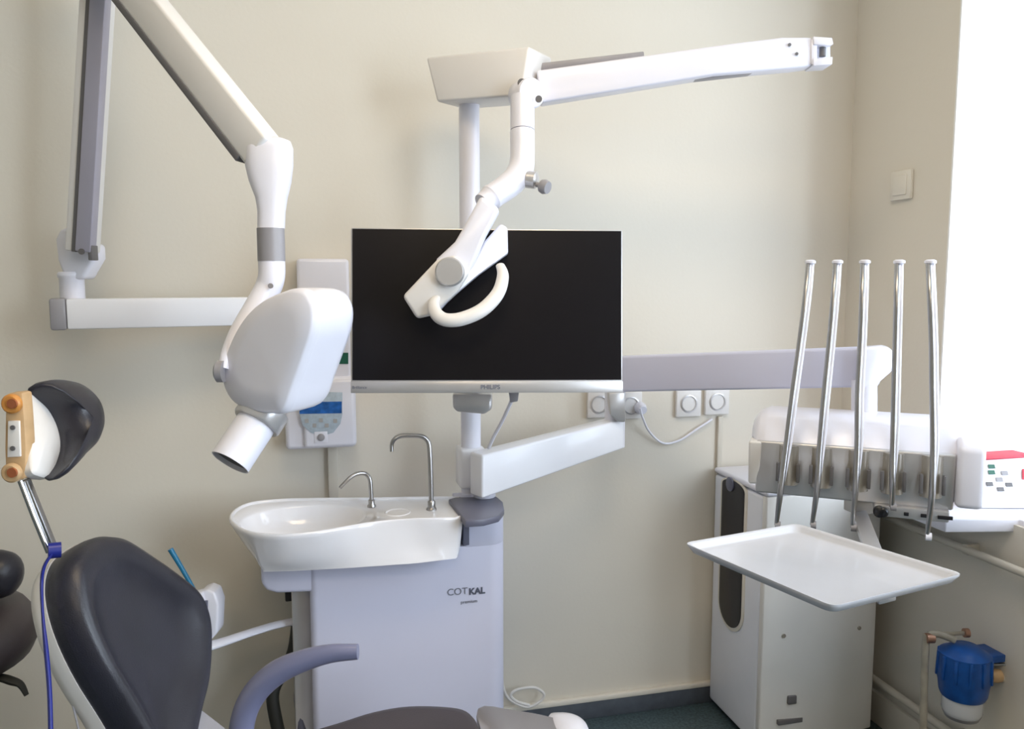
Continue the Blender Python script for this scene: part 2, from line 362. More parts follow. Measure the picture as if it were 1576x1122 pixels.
# long spring arm
q = [pd(826, 108, 1.965), pd(1000, 84, 1.975), pd(1130, 66, 1.98), pd(1205, 57, 1.985), pd(1250, 57, 1.99), pd(1252, 100, 1.99), pd(1225, 104, 1.985), pd(1100, 115, 1.98), pd(1000, 131, 1.975), pd(832, 158, 1.965)]
lab(MB().prism(q, FH*.055, .006, 3).build('spring_arm', M_white, OL), 'long white spring arm')
MB().bar(pd(1000, 128, 2.012), pd(1222, 103, 2.018), .035, .014, bev=.003).build('lower_link', M_gray, OL)
MB().bar(pd(830, 105, 2.02), pd(990, 87, 2.025), .03, .018, bev=.003).build('upper_link', M_gray, OL)
eb = MB()
eb.prism([pd(1252, 56, 1.98), pd(1281, 58, 1.98), pd(1283, 68, 1.98), pd(1276, 70, 1.98), pd(1253, 68, 1.98)], FH*.06, .002)
eb.prism([pd(1252, 90, 1.98), pd(1276, 88, 1.98), pd(1282, 87, 1.98), pd(1281, 99, 1.98), pd(1252, 101, 1.98)], FH*.06, .002)
eb.prism([pd(1249, 60, 1.985), pd(1258, 60, 1.985), pd(1258, 98, 1.985), pd(1249, 99, 1.985)], FH*.05, .002)
eb.prism([pd(1257, 64, 2.02), pd(1278, 64, 2.02), pd(1278, 92, 2.02), pd(1257, 92, 2.02)], FH*.02, .002)
e_ = eb.build('end_bracket', M_white, OL)
MB().lathe([(.008, -.014), (.008, .014)], pd(1266, 78, 2.0), (0, 0, 1), 16).build('hinge_pin', M_dkgray, e_)
for x, y in ((1215, 69), (1226, 83)): MB().lathe([(.004, 0), (.004, .002)], pd(x, y, 1.984), -FH, 12).build('screw', M_dkgray, OL)
# drop tube, elbow, head
JD = 1.90
MB().lathe([(.033, -.028), (.036, -.024), (.036, .024), (.033, .028)], pd(810, 146, JD+.035), (Rt*.5-FH*.9), 32).build('swivel_joint', M_white, OL)
MB().lathe([(.008, 0), (.008, .006)], pd(829, 153, JD), -FH, 12).build('joint_screw', M_dkgray, OL)
MB().lathe([(.010, 0), (.010, .004)], pd(803, 128, JD+.005), -FH, 12).build('joint_screw', M_dkgray, OL)
dt = MB(); dt.tube([pd(804, 150, JD+.02), pd(804, 201, JD+.01)], .0285, 28); dt.build('drop_tube', M_white, OL)
dt = MB(); dt.tube([pd(804, 203, JD+.01), pd(804, 240, JD), pd(801, 262, JD-.01), pd(787, 282, JD-.03), pd(757, 303, JD-.06)], [.029, .029, .030, .030, .028], 28, 5)
lab(dt.build('elbow_tube', M_white, OL), 'bent elbow tube')
MB().lathe([(.0265, -.002), (.0265, .002)], pd(804, 202, JD+.01), (0, 0, 1), 28).build('joint_ring', M_gray, OL)
nd = (pd(740, 316, JD-.075)-pd(757, 303, JD-.06)).normalized()
MB().lathe([(.0265, -.006), (.0295, -.003), (.0295, .004), (.026, .008), (.024, .03)], pd(757, 303, JD-.06), nd, 28).build('joint_ring', M_white, OL)
kn = pd(824, 280, JD-.03)
MB().lathe([(.020, 0), (.020, .020), (.012, .024)], pd(812, 276, JD-.025), (Rt*.9-FH*.3-V((0, 0, .15))), 24).build('brake_hub', M_silver, OL)
MB().lathe([(.006, 0), (.006, .012), (.015, .014), (.017, .022), (.014, .032)], pd(826, 284, JD-.04), (Rt*.8-FH*.55-V((0, 0, .3))), 24).build('brake_knob', M_gray, OL)
HD = 1.75
nk = MB(); nk.prism([pd(740, 300, HD+.01), pd(770, 322, HD+.01), pd(748, 362, HD+.01), pd(722, 425, HD+.01), pd(690, 432, HD+.01), pd(668, 410, HD+.01), pd(672, 398, HD+.01), pd(700, 372, HD+.01), pd(713, 350, HD+.01)], FH*.055, .010, 3)
lab(nk.build('neck_bracket', M_white, OL), 'white neck bracket')
hb = MB(); hb.prism([pd(619, 456, HD-.02), pd(672, 400, HD-.02), pd(702, 392, HD-.02), pd(722, 420, HD-.02), pd(705, 448, HD-.02), pd(664, 486, HD-.02), pd(641, 491, HD-.02)], FH*.10, .008, 3)
lab(hb.build('lamp_head', M_warm, OL), 'warm white lamp head body')
MB().lathe([(.027, .0), (.031, .003), (.031, .018), (.028, .022)], pd(693, 419, HD-.018), -FH+V((0, 0, .05)), 32).build('pivot_disc', M_silver, OL)
rf = MB(); rf.prism([pd(770, 344, HD+.06), pd(781, 350, HD+.06), pd(782, 390, HD+.05), pd(735, 424, HD+.02), pd(690, 462, HD), pd(668, 487, HD-.02), pd(660, 480, HD-.02), pd(705, 440, HD), pd(728, 405, HD+.02), pd(745, 372, HD+.04)], FH*.06, .005, 2)
lab(rf.build('reflector_housing', M_white, OL), 'white wedge shaped reflector housing')
hd = MB(); hd.tube([pd(770, 409, HD+.02), pd(774, 425, HD+.0), pd(766, 452, HD-.02), pd(742, 477, HD-.04), pd(710, 491, HD-.05), pd(685, 492, HD-.05), pd(671, 482, HD-.04), pd(668, 465, HD-.02), pd(682, 448, HD)], [.010, .013, .0145, .015, .015, .0145, .014, .012, .010], 18, 6, flat=.8)
lab(hd.build('grip_handle', M_warm, OL), 'curved white grip handle')

# ------------------------------------------------------------------ monitor
MO = thing('monitor', 'black switched off flat screen with pale bezel hung on the post', 'monitor', (PX, PY_-.1, 1.1))
m0, m1, m2, m3 = pd(540, 349, 1.84), pd(960, 355, 1.875), pd(957, 604, 1.875), pd(540, 605, 1.84)
mx = (m2-m3).normalized(); mz = ((m0-m3)+(m1-m2)).normalized(); mz = (mz-mx*mz.dot(mx)).normalized(); mn = mz.cross(mx).normalized()
if mn.dot(FH) < 0: mn = -mn                                         # points away from the camera
MW = ((m1-m0).length+(m2-m3).length)/2; MHt = ((m0-m3).length+(m1-m2).length)/2
def mp(u, v, n=0): return m3+mx*u*MW+mz*v*MHt+mn*n
mc = MB(); mc.prism([mp(0, 0), mp(1, 0), mp(1, 1), mp(0, 1)], mn*.028, .004, 2); mc.build('rear_case', M_silver, MO)
mc = MB(); mc.prism([mp(.2, .1, .026), mp(.8, .1, .026), mp(.8, .85, .026), mp(.2, .85, .026)], mn*.022, .012, 2); mc.build('rear_bulge', M_silver, MO)
MB().prism([mp(.006, .078, -.0015), mp(.994, .078, -.0015), mp(.994, .992, -.0015), mp(.006, .992, -.0015)], mn*.004).build('screen', M_screen, MO, smooth=False)
lab(MB().prism([mp(0, 0, -.003), mp(1, 0, -.003), mp(1, .072, -.003), mp(0, .072, -.003)], mn*.006, .0015).build('lower_bezel', M_silver, MO), 'pale silver lower bezel')
text('brand_print', 'PHILIPS', mp(.508, .034, -.0038), mx, mz, .014, M_ink, MO, .0003, .0003)
text('model_print', 'Brilliance', mp(.032, .034, -.0038), mx, mz, .009, M_ink, MO, .0003)
br = MB(); a_ = pd(730, 480, 1.93); pc = V((PX, PY_, 0))
br.bar(V((PX, PY_-.02, 1.19)), mp(.45, .45, .045), .05, .07, bev=.004); br.build('mount_arm', M_gray, MO)
MB().lathe([(.034, -.045), (.034, .045)], V((PX, PY_, 1.19)), (0, 0, 1), 28).build('mount_collar', M_gray, MO)
zb = pd(725, 640, PD).z
jb = MB(); jb.prism([pd(696, 606, 1.99), pd(757, 606, 1.99), pd(757, 630, 1.99), pd(745, 638, 1.99), pd(704, 634, 1.99), pd(697, 628, 1.99)], FH*.05, .006, 2)
lab(jb.build('cable_box', M_silver, MO), 'gray box under the screen')
jb = MB(); jb.tube([pd(792, 604, 1.93), pd(785, 622, 1.95), pd(772, 650, 1.99), pd(760, 672, 2.02), pd(752, 690, 2.04)], .0045, 8, 4); lab(jb.build('screen_cable', M_white, MO), 'white cable')
jb = MB(); jb.prism([pd(783, 603, 1.92), pd(799, 603, 1.92), pd(797, 618, 1.92), pd(785, 620, 1.92)], FH*.02, .002); jb.build('cable_plug', M_gray, MO)

# ------------------------------------------------------------------ instrument delivery unit: swing arms, console, whips
DU = thing('instrument_delivery_unit', 'white dentist console with five upright instrument whips on a two part swing arm', 'dental delivery unit', (PX, PY_, .85))
jc = V((PX, PY_, 0)); z0b, z1b = pd(722, 770, PD-.04).z, pd(722, 704, PD-.04).z
ja = MB(); ja.box((PX-.036, PY_-.04, z0b), (PX+.034, PY_+.04, z1b), .008, 3); lab(ja.build('swivel_block', M_cover, DU), 'white swivel block on the post')
P0, P1 = V((PX+.01, PY_, 0)), pd(950, 650, 2.36)
t0, t1 = pd(742, 701, 2.05), pd(961, 645, 2.36); b0, b1_ = pd(742, 768, 2.05), pd(961, 690, 2.36)
pv = V((-(t1-t0).y, (t1-t0).x, 0)).normalized()*.055
if pv.dot(FH) < 0: pv = -pv
lab(MB().prism([t0, t1, b1_, b0], pv, .006, 3).build('lower_swing_arm', M_cover, DU), 'bright white lower swing arm')
jj = MB(); jj.lathe([(.03, 0), (.03, pd(945, 600, 2.38).z-b1_.z)], V((P1.x, P1.y+.02, b1_.z)), (0, 0, 1), 24); jj.build('rear_joint', M_white, DU)
MB().prism([pd(936, 604, 2.31), pd(962, 604, 2.31), pd(963, 650, 2.33), pd(952, 650, 2.33), pd(940, 640, 2.31)], FH*.05, .005).build('joint_cover', M_silver, DU)
u0, u1, u2, u3 = pd(930, 550, 2.38), pd(1345, 534, 1.99), pd(1345, 596, 1.99), pd(930, 604, 2.38)
pv2 = V(((u1-u0).y, -(u1-u0).x, 0)).normalized()*.05
if pv2.dot(FH) < 0: pv2 = -pv2
lab(MB().prism([u0, u1, u2, u3], pv2, .007, 3).build('upper_swing_arm', M_cab, DU), 'lavender white upper swing arm')
ec = MB(); ec.prism([pd(1318, 535, 1.985), pd(1352, 533, 1.98), pd(1366, 537, 1.98), pd(1373, 550, 1.98), pd(1371, 572, 1.98), pd(1350, 590, 1.98), pd(1346, 600, 1.98), pd(1318, 600, 1.98)], pv2*1.25, .010, 3)
lab(ec.build('arm_end_cap', M_white, DU), 'rounded white end cap')
dp = MB(); dp.tube([pd(1330, 585, 2.01), pd(1330, 655, 2.01)], .030, 24); dp.build('console_neck', M_white, DU)
# console body by cross-section loft: left end far, right end near
CL = pd(1162, 735, 1.96); CR = pd(1470, 760, 1.80)
zb_, zt_ = .905, 1.09
cx_ = (CR-CL); cx_.z = 0; CW = cx_.length; cx_.normalize(); cy_ = V((-cx_.y, cx_.x, 0))
if cy_.dot(FH) < 0: cy_ = -cy_
CO = V((CL.x, CL.y, 0))
def cp(u, v, z): return CO+cx_*u*CW+cy_*v+V((0, 0, z))
zA = pd(1180, 762, 1.95).z; zM = pd(1180, 678, 1.95).z; zT = pd(1230, 632, 2.0).z
hood = MB()
secs = []
for u, k, ks in ((-.035, .55, .50), (0, .86, .9), (.05, 1, 1), (.5, 1, 1), (.96, 1, 1), (1.02, .9, .92), (1.06, .62, .6)):
    h = (zT-zM)*k; e = .10
    secs.append([cp(u, .10-.085*ks-.012, zM-.004), cp(u, .10-.080*ks, zM+h*.30), cp(u, .10-.050*ks, zM+h*.82), cp(u, .10-.02*ks, zM+h*.97), cp(u, .10+.05*ks, zM+h), cp(u, .10+.10*ks, zM+h*.9), cp(u, .10+.13*ks, zM+h*.45), cp(u, .10+.13*ks, zM-.004)])
hood.loft(secs); hd_ = hood.build('console_hood', M_white, DU, ang=50); lab(hd_, 'white console hood')
bv = hd_.modifiers.new('bevel', 'BEVEL'); bv.width = .006; bv.segments = 2; bv.limit_method = 'ANGLE'
bd = MB(); bd.prism([cp(0, .012, 0)+V((0, 0, zA)), cp(0, .0, zM), cp(0, .20, zM), cp(0, .20, zA)], cx_*CW*1.0, .006, 3)
lab(bd.build('console_body', M_silver, DU), 'silver gray console front')
ce = MB(); ce.prism([cp(1.0, -.012, zA+.012), cp(1.0, -.014, zM+.018), cp(1.0, .02, zM+.035), cp(1.0, .21, zM+.03), cp(1.0, .21, zA+.01)], cx_*.055, .012, 3)
lab(ce.build('side_pod', M_white, DU), 'white right side pod')
ce = MB(); ce.prism([cp(-.04, .012, zA+.02), cp(-.04, -.004, zM-.002), cp(-.04, .18, zM-.002), cp(-.04, .18, zA+.02)], cx_*.03, .006, 3); ce.build('left_cheek', M_warm, DU)
# control strip beneath the right half
cs = MB(); cs.prism([cp(.62, .0, zA-.026), cp(.62, -.004, zA+.002), cp(.62, .10, zA+.002), cp(.62, .10, zA-.02)], cx_*CW*.36, .004, 2)
cs_ = lab(cs.build('control_strip', M_silver, DU), 'pale strip of controls under the console')
for u, r in ((.645, .013), (.665, .011)): MB().lathe([(r, 0), (r, .012), (r*.7, .015)], cp(u, -.002, zA-.012), -cy_, 16).build('dial', M_black, cs_)
for u, w_ in ((.765, .010), (.845, .012), (.925, .030)): MB().prism([cp(u, -.006, zA-.017), cp(u, -.006, zA-.009), cp(u, 0, zA-.009), cp(u, 0, zA-.017)], cx_*w_, .001).build('key', M_black, cs_)
# whips
whips = [[(1247, 405), (1243, 450), (1233, 530), (1222, 610), (1212, 690), (1203, 760), (1197, 808)],
         [(1289, 405), (1286, 450), (1279, 530), (1271, 610), (1264, 690), (1260, 750), (1252, 808)],
         [(1331, 405), (1330, 450), (1327, 530), (1323, 610), (1322, 690), (1319, 750), (1314, 812)],
         [(1384, 405), (1383, 450), (1381, 530), (1379, 610), (1377, 690), (1376, 745), (1375, 780)],
         [(1432, 405), (1434, 450), (1437, 530), (1438, 610), (1439, 690), (1437, 760), (1429, 826)]]
for i, wp in enumerate(whips):
    d0 = 1.965+(wp[4][0]-1162)/308*(1.80-1.965)-.048
    pts = [pd(x, y, d0+(.03 if k == 0 else 0)-.01*min(k, 3)/3+(.02 if k > 5 else 0)) for k, (x, y) in enumerate(wp)]
    w = MB(); w.tube([p-Rt*.0035 for p in pts], [.0068]*6+[.0045], 12, 5); wo = w.build('whip_rod', M_steel, DU)
    w = MB(); w.tube([p+Rt*.0055+FH*.002 for p in pts[:5]]+[pts[5]+Rt*.001], [.0052]*4+[.004, .001], 10, 5); lab(w.build('hose', M_white, wo), 'white hose along the rod')
    MB().lathe([(.007, 0), (.0125, .003), (.0125, .008), (.008, .011)], pts[0]-V((0, 0, .003)), (0, 0, 1), 16).build('top_cap', M_white, wo)
    c = pd(wp[4][0], wp[4][1]+25, d0)
    u_ = (c-CO).dot(cx_)/CW
    hm = MB(); n = 10; zl, zh = zA+.030, zM-.006
    arc = [(math.cos(math.pi*k/n), math.sin(math.pi*k/n)) for k in range(n+1)]
    hm.loft([[cp(u_, .008, 0)+cx_*(.023*a)-cy_*(.022*b_)+V((0, 0, z)) for a, b_ in arc] for z in (zl, zl+.004, zh-.004, zh)])
    lab(hm.build('instrument_holder', M_holder, DU), 'gray holder cup with room reflections painted in as beige')
    for sx in (-1, 1):
        MB().prism([cp(u_, -.010, zl+.01)+cx_*sx*.019, cp(u_, -.010, zl+.01)+cx_*sx*.0265, cp(u_, -.010, zl+.055)+cx_*sx*.0265, cp(u_, -.010, zl+.055)+cx_*sx*.019], -cy_*.012, .002).build('holder_fork', M_dkgray, wo)
    MB().lathe([(.009, -.006), (.009, .006)], pts[-1], cx_, 16).build('rod_tip', M_gray if i != 4 else M_white, wo)

# tray (lifts off its bracket)
ZT = .868
TR = thing('instrument_tray', 'empty square white instrument tray with raised lip below the console', 'tray', pZ(1270, 865, ZT))
tq = [pZ(1052, 836, ZT), pZ(1226, 806, ZT), pZ(1484, 884, ZT), pZ(1282, 934, ZT)]
tc = sum(tq, V())/4
def rquad(Q, sc, z, r=.02, n=5):
    out = []
    P = [tc+(p-tc)*sc for p in Q]
    for i in range(4):
        a, b, c = P[i-1], P[i], P[(i+1) % 4]
        s0, s1 = b+(a-b).normalized()*r, b+(c-b).normalized()*r
        for k in range(n+1):
            t = k/n; q_ = s0*(1-t)**2+b*2*t*(1-t)+s1*t*t; q_.z = z; out.append(q_)
    return out
tm = MB(); tm.loft([rquad(tq, .93, ZT-.017), rquad(tq, .955, ZT-.015), rquad(tq, .985, ZT-.006), rquad(tq, 1.0, ZT-.002), rquad(tq, 1.0, ZT+.001), rquad(tq, .985, ZT+.001), rquad(tq, .955, ZT-.004), rquad(tq, .93, ZT-.011), rquad(tq, .90, ZT-.013)])
tm.build('tray_plate', M_tray, TR, ang=60)
bk = MB(); q1, q2 = pZ(1362, 900, ZT-.03), cp(.55, .10, zA-.02)
bk.bar(V((q1.x, q1.y, ZT-.028)), V((q2.x, q2.y, ZT-.028)), .035, .014, bev=.003)
bk.prism([pd(1352, 916, 1.46), pd(1380, 911, 1.46), pd(1380, 925, 1.46), pd(1353, 932, 1.46)], FH*.03, .003)
bk.bar(V((q2.x, q2.y, ZT-.03)), V((q2.x, q2.y, zA+.01)), .05, .05, (1, 0, 0), .004)
lab(bk.build('tray_bracket', M_silver, DU), 'gray bracket under the tray')

# ------------------------------------------------------------------ intraoral x-ray: wall box, arms, tube head
XC = thing('xray_controller', 'white wall box with blue display and round keypad behind the x-ray head', 'control box', pY(500, 690, YB))
a0, a1 = pY(440, 690, YB-.07), pY(547, 690, YB-.07)
ztop, zbt = pY(500, 455, YB-.07).z, pY(500, 690, YB-.07).z
xc = MB(); xl_, xr_ = a0.x, pY(548, 600, YB-.09).x
zmid = pY(500, 588, YB-.09).z
xc.box((xl_, YB-.075, zbt), (xr_, YB-.0005, zmid+.012), .012, 3)
xc.box((pY(462, 600, YB).x+.0, YB-.065, zmid-.02), (pY(541, 600, YB-.065).x, YB-.0005, ztop+.1), .010, 3)
xc.build('housing', M_white, XC)
fpx = lambda x, y: pY(x, y, YB-.095)
xf = MB(); xf.box((pY(466, 600, YB-.09).x, YB-.092, zbt+.006), (xr_-.004, YB-.07, zmid+.006), .010, 3); xf.build('front_cover', M_white, XC)
yq = YB-.0935
kp = [pY(x, y, yq) for x, y in ((461, 637), (466, 655), (478, 666), (495, 671), (513, 666), (524, 652), (527, 637), (527, 604), (490, 603), (461, 620))]
xk = MB(); xk.prism(kp, V((0, .004, 0)), .0005); lab(xk.build('keypad', M_pad, XC), 'pale blue keypad')
xk = MB(); xk.prism([pY(x, y, yq-.001) for x, y in ((461, 619), (526, 618), (526, 636), (461, 637))], V((0, .003, 0))); lab(xk.build('display', M_lcd, XC), 'bright blue display')
for x, y in ((472, 648), (484, 655), (503, 655), (516, 648), (494, 647)): MB().prism([pY(x-3, y-3, yq-.0012), pY(x+3, y-3, yq-.0012), pY(x+3, y+3, yq-.0012), pY(x-3, y+3, yq-.0012)], V((0, .002, 0))).build('key', M_silver, XC)
kc = pY(494, 673, yq); xk = MB(); xk.prism([kc+V((-.018, -.001, -.016)), kc+V((.018, -.001, -.016)), kc+V((.018, -.001, .016)), kc+V((-.018, -.001, .016))], V((0, .006, 0)), .002); xk.build('button_frame', M_white, XC)
MB().lathe([(.010, 0), (.010, .004), (.007, .006)], kc, (0, -1, 0), 20).build('start_button', M_gray, XC)
gs = MB(); g = [pY(x, y, YB-.0665) for x, y in ((519, 543), (536, 543), (536, 560), (519, 560))]; gs.prism(g, V((0, .003, 0))); lab(gs.build('sticker', M_green, XC), 'dark green square sticker')
cd = MB(); cd.box((pY(505, 730, YB).x, YB-.022, pY(510, 768, YB).z), (pY(520, 730, YB-.02).x, YB, zbt+.002), .002); tag(cd.build('cable_duct', M_pipe), 'short vertical beige cable duct below the x-ray control box', 'cable duct')

XA = thing('dental_xray_machine', 'white dental x-ray head on a folding wall arm, aiming cone pointing down left', 'x-ray machine', pd(470, 480, 2.35))
h0, h1 = pd(104, 483, 1.95), pd(478, 477, 2.18)
lab(MB().bar(h0, h1, .06, .0725, bev=.005).build('wall_arm', M_cover, XA), 'bright white horizontal wall arm')
hd1 = (h1-h0).normalized()
MB().bar(h0-hd1*.035, h0-hd1*.0005, .064, .0755, bev=.006).build('arm_end_cap', M_gray, XA)
c1 = pd(111, 440, 1.985)
MB().lathe([(.028, -.04), (.028, .018), (.031, .022), (.031, .030), (.028, .034)], c1, (0, 0, 1), 28).build('swivel', M_white, XA)
jt = MB(); jt.prism([pd(92, 352, 1.97), pd(112, 349, 1.96), pd(125, 372, 1.96), pd(145, 375, 1.96), pd(146, 398, 1.96), pd(133, 420, 1.96), pd(129, 430, 1.96), pd(98, 430, 1.96), pd(88, 400, 1.97), pd(84, 368, 1.97)], FH*.06, .010, 3)
lab(jt.build('elbow_joint', M_white, XA), 'white elbow joint')
fa0, fa1 = pd(130, 388, 1.93), pd(159, -100, 1.84)
fa = MB(); fa.bar(fa0-Rt*.004, fa1-Rt*.004, .062, .05, FH, .006); o = fa.build('lower_folding_arm', M_warm, XA)
fa = MB(); fa.bar(fa0+Rt*.012-FH*.018, fa1+Rt*.012-FH*.018, .036, .03, FH, .003); lab(fa.build('arm_cover_strip', M_lilac, XA), 'lilac gray cover strip')
fa = MB(); fa.bar(fa0-Rt*.010-FH*.018, fa1-Rt*.010-FH*.018, .012, .022, FH, .001); lab(fa.build('arm_groove', M_dkgray, XA), 'dark groove')
MB().lathe([(.007, 0), (.007, .004)], fa0+Rt*.012-FH*.034, -FH, 16).build('hinge_screw', M_dkgray, XA)
MB().bar(fa0+Rt*.028-FH*.015+V((0, 0, .015)), fa0+Rt*.028-FH*.015-V((0, 0, .02)), .01, .03, FH, .002).build('hinge_fork', M_dkgray, XA)
# upper elbow, out of frame
MB().lathe([(.045, -.04), (.05, -.035), (.05, .035), (.045, .04)], pd(157, -98, 1.83), FH, 28).build('upper_elbow', M_white, XA)
ua = MB()
d0_, d1_ = 1.80, 1.58
s0, s1 = pd(150, -88, d0_), pd(404, 232, d1_)
dirn = (s1-s0).normalized()
ua.bar(s0, s1+dirn*.01, .055, .072, Up, .008, 3); lab(ua.build('upper_folding_arm', M_warm, XA), 'white slanting folding arm')
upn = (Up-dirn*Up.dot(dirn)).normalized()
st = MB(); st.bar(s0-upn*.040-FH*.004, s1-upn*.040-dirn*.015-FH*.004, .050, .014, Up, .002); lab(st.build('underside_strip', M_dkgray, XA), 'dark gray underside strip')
# head joint: swollen knuckle tapering to the tube
kn = MB(); K = 1.585
secs = []
for y, xl2, xr2, dep in ((213, 398, 436, .022), (217, 388, 446, .030), (228, 380, 450, .034), (255, 379, 450, .034), (280, 385, 447, .033), (305, 395, 441, .030), (325, 398, 438, .027), (352, 398, 437, .026)):
    cc = pd((xl2+xr2)/2, y, K); r = (xr2-xl2)/2*K/FPX
    secs.append([cc+Rt*(abs(math.cos(a))**.75*math.copysign(1, math.cos(a)))*r+FH*(abs(math.sin(a))**.75*math.copysign(1, math.sin(a)))*dep for a in [2*math.pi*k/32 for k in range(32)]])
kn.loft(secs); lab(kn.build('knuckle', M_white, XA, ang=60), 'tapering white knuckle')
MB().lathe([(.0262, 0), (.0262, .0635)], pd(418, 402, K), (0, 0, 1), 32).build('gray_sleeve', M_gray, XA)
yk = MB(); yk.tube([pd(418, 401, K), pd(418, 425, K), pd(411, 446, K), pd(392, 474, K-.02), pd(366, 512, K-.05), pd(350, 545, K-.07), pd(344, 568, K-.08)], [.0255, .0255, .025, .021, .016, .012, .010], 20, 5, flat=1)
lab(yk.build('yoke', M_white, XA, ang=60), 'curved white yoke')
MB().lathe([(.005, 0), (.005, .004)], pd(417, 440, K-.027), -FH, 12).build('yoke_screw', M_gray, XA)
# tube head
HN = -(Rt*.42+FH*.90).normalized(); HP = pd(440, 540, 1.47)
out = [(440, 450), (470, 443), (496, 448), (510, 470), (508, 505), (492, 545), (472, 590), (452, 632), (424, 636), (392, 632), (362, 618), (346, 590), (347, 560), (362, 520), (385, 485), (412, 462)]
OUT = [pP(428+(x-428)*(.93 if x < 428 else .80), y, HP, HN) for x, y in out]
th = MB()
front = [(1.0, 0), (.992, .008), (.965, .0165), (.92, .021), (.6, .024), (.03, .025)]
back = [(1.0, 0), (1.0, -.04), (.99, -.075), (.96, -.095), (.90, -.108), (.78, -.116), (.03, -.118)]
th.pad([p-HN*.0 for p in OUT], HN, front, back, 5); lab(th.build('tube_head', M_white, XA, ang=60), 'bulky rounded white tube head')
MB().lathe([(.020, 0), (.020, .012), (.014, .016)], pd(345, 572, 1.50), -Rt, 20).build('yoke_pivot', M_gray, XA)
k0, k1 = pd(400, 643, 1.535), pd(354, 712, 1.49)
kd = (k1-k0).normalized()
MB().lathe([(.047, -.022), (.047, .010), (.044, .014)], k0, kd, 40).build('collimator_ring', M_silver, XA)
L_ = (k1-k0).length
cn = MB(); cn.lathe([(.036, .0), (.0375, .012), (.0375, L_), (.0345, L_), (.0345, .02), (.001, .018)], k0, kd, 40); lab(cn.build('aiming_cone', M_white, XA), 'open white aiming cone')
MB().lathe([(.0342, .0), (.0342, L_-.008), (.033, L_-.008), (.033, .022), (.001, .022)], k0, kd, 32).build('cone_liner', M_gray, XA)

# ------------------------------------------------------------------ dental chair
CHR = thing('dental_chair', 'dark upholstered dental chair in the foreground with backrest, small headrest and slate armrest', 'dental chair', (-.05, 1.55, 0))
cyaw, rec = math.radians(-16), math.radians(22)
cxv = V((math.cos(cyaw), math.sin(cyaw), 0)); chv = V((-math.sin(cyaw), math.cos(cyaw), 0))
BN = (cxv*math.cos(rec)+V((0, 0, math.sin(rec)))).normalized(); BP = pd(200, 970, 1.48)
bo = [(108, 832), (135, 820), (168, 824), (215, 852), (262, 884), (298, 915), (314, 955), (316, 1005), (311, 1060), (298, 1110), (285, 1170), (272, 1230), (258, 1262), (236, 1240), (205, 1172), (168, 1108), (128, 1045), (98, 985), (80, 930), (76, 885), (86, 852)]
BO = [pP(199+(x-199)*.93, 1005+(y-1005)*.945, BP, BN) for x, y in bo]
bk = MB(); bcen = pP(205, 1010, BP, BN)
bk.pad(BO, BN, [(1, 0), (.995, .016), (.96, .032), (.90, .040), (.82, .040), (.74, .034), (.66, .024), (.45, .018), (.03, .016)], [(1, 0), (.99, -.02), (.95, -.034), (.03, -.036)], 5, bcen)
bk.build('backrest', M_leather, CHR, ang=70)
sh = MB(); sh.pad([bcen+(p-bcen)*1.0-BN*.020 for p in BO], BN, [(.99, 0), (.03, .0)], [(1, 0), (.99, -.018), (.95, -.032), (.88, -.040), (.03, -.045)], 5, bcen-BN*.03)
lab(sh.build('back_shell', M_warm, CHR, ang=70), 'cream shell behind the backrest')
# headrest
HR = pd(110, 660, 1.44)
ho = [(52, 592), (75, 586), (104, 590), (130, 608), (143, 635), (145, 665), (136, 690), (118, 708), (106, 722), (92, 736), (82, 735), (96, 712), (103, 684), (98, 654), (84, 626), (64, 606)]
HO = [pP(x, y, HR, BN) for x, y in ho]; hc = pP(112, 655, HR, BN)
hr = MB(); hr.pad(HO, BN, [(1, 0), (.97, .012), (.88, .024), (.7, .034), (.4, .040), (.03, .042)], [(1, 0), (.98, -.012), (.92, -.02), (.03, -.022)], 4, hc)
hr_ = hr.build('headrest', M_leather, CHR, ang=70)
so = [(42, 608), (55, 597), (74, 610), (92, 636), (101, 664), (101, 694), (90, 722), (78, 735), (60, 733), (47, 724), (44, 690), (41, 650)]
SO = [pP(x, y, HR-BN*.02, BN) for x, y in so]
hs = MB(); hs.pad(SO, BN, [(1, 0), (.95, .006), (.03, .008)], [(1, 0), (.97, -.015), (.88, -.03), (.6, -.04), (.03, -.044)], 4)
lab(hs.build('headrest_shell', M_warm, hr_, ang=70), 'cream headrest shell')
# headrest mechanism
md = 1.33
pl = MB(); pl.prism([pd(8, 606, md), pd(34, 604, md), pd(37, 640, md), pd(40, 690, md), pd(38, 738, md), pd(8, 742, md), pd(6, 690, md), pd(7, 640, md)], FH*.03, .005, 2)
pl_ = lab(pl.build('headrest_link', M_tan, CHR), 'tan and orange headrest link')
MB().prism([pd(12, 648, md-.004), pd(29, 648, md-.004), pd(31, 703, md-.004), pd(11, 704, md-.004)], FH*.006, .001).build('link_plate', M_warm, pl_)
for y, mm in ((621, M_orange), (727, M_brown)):
    MB().lathe([(.016, 0), (.016, .006), (.013, .009)], pd(20, y, md-.001), -FH, 24).build('pivot_knob', M_orange if y < 700 else M_tan, pl_)
    MB().lathe([(.008, 0), (.008, .004)], pd(20, y, md-.010), -FH, 16).build('knob_centre', M_brown, pl_)
for y in (658, 690): MB().lathe([(.004, 0), (.004, .002)], pd(20, y, md-.005), -FH, 12).build('screw', M_dkgray, pl_)
MB().bar(pd(22, 665, md+.03), pd(52, 665, md+.06), .02, .03, bev=.003).build('link_bracket', M_gray, pl_)
ro = MB(); ro.bar(pd(39, 738, md+.01), pd(84, 850, md+.03), .012, .014, FH, .003); ro.build('support_bar', M_steel, CHR)
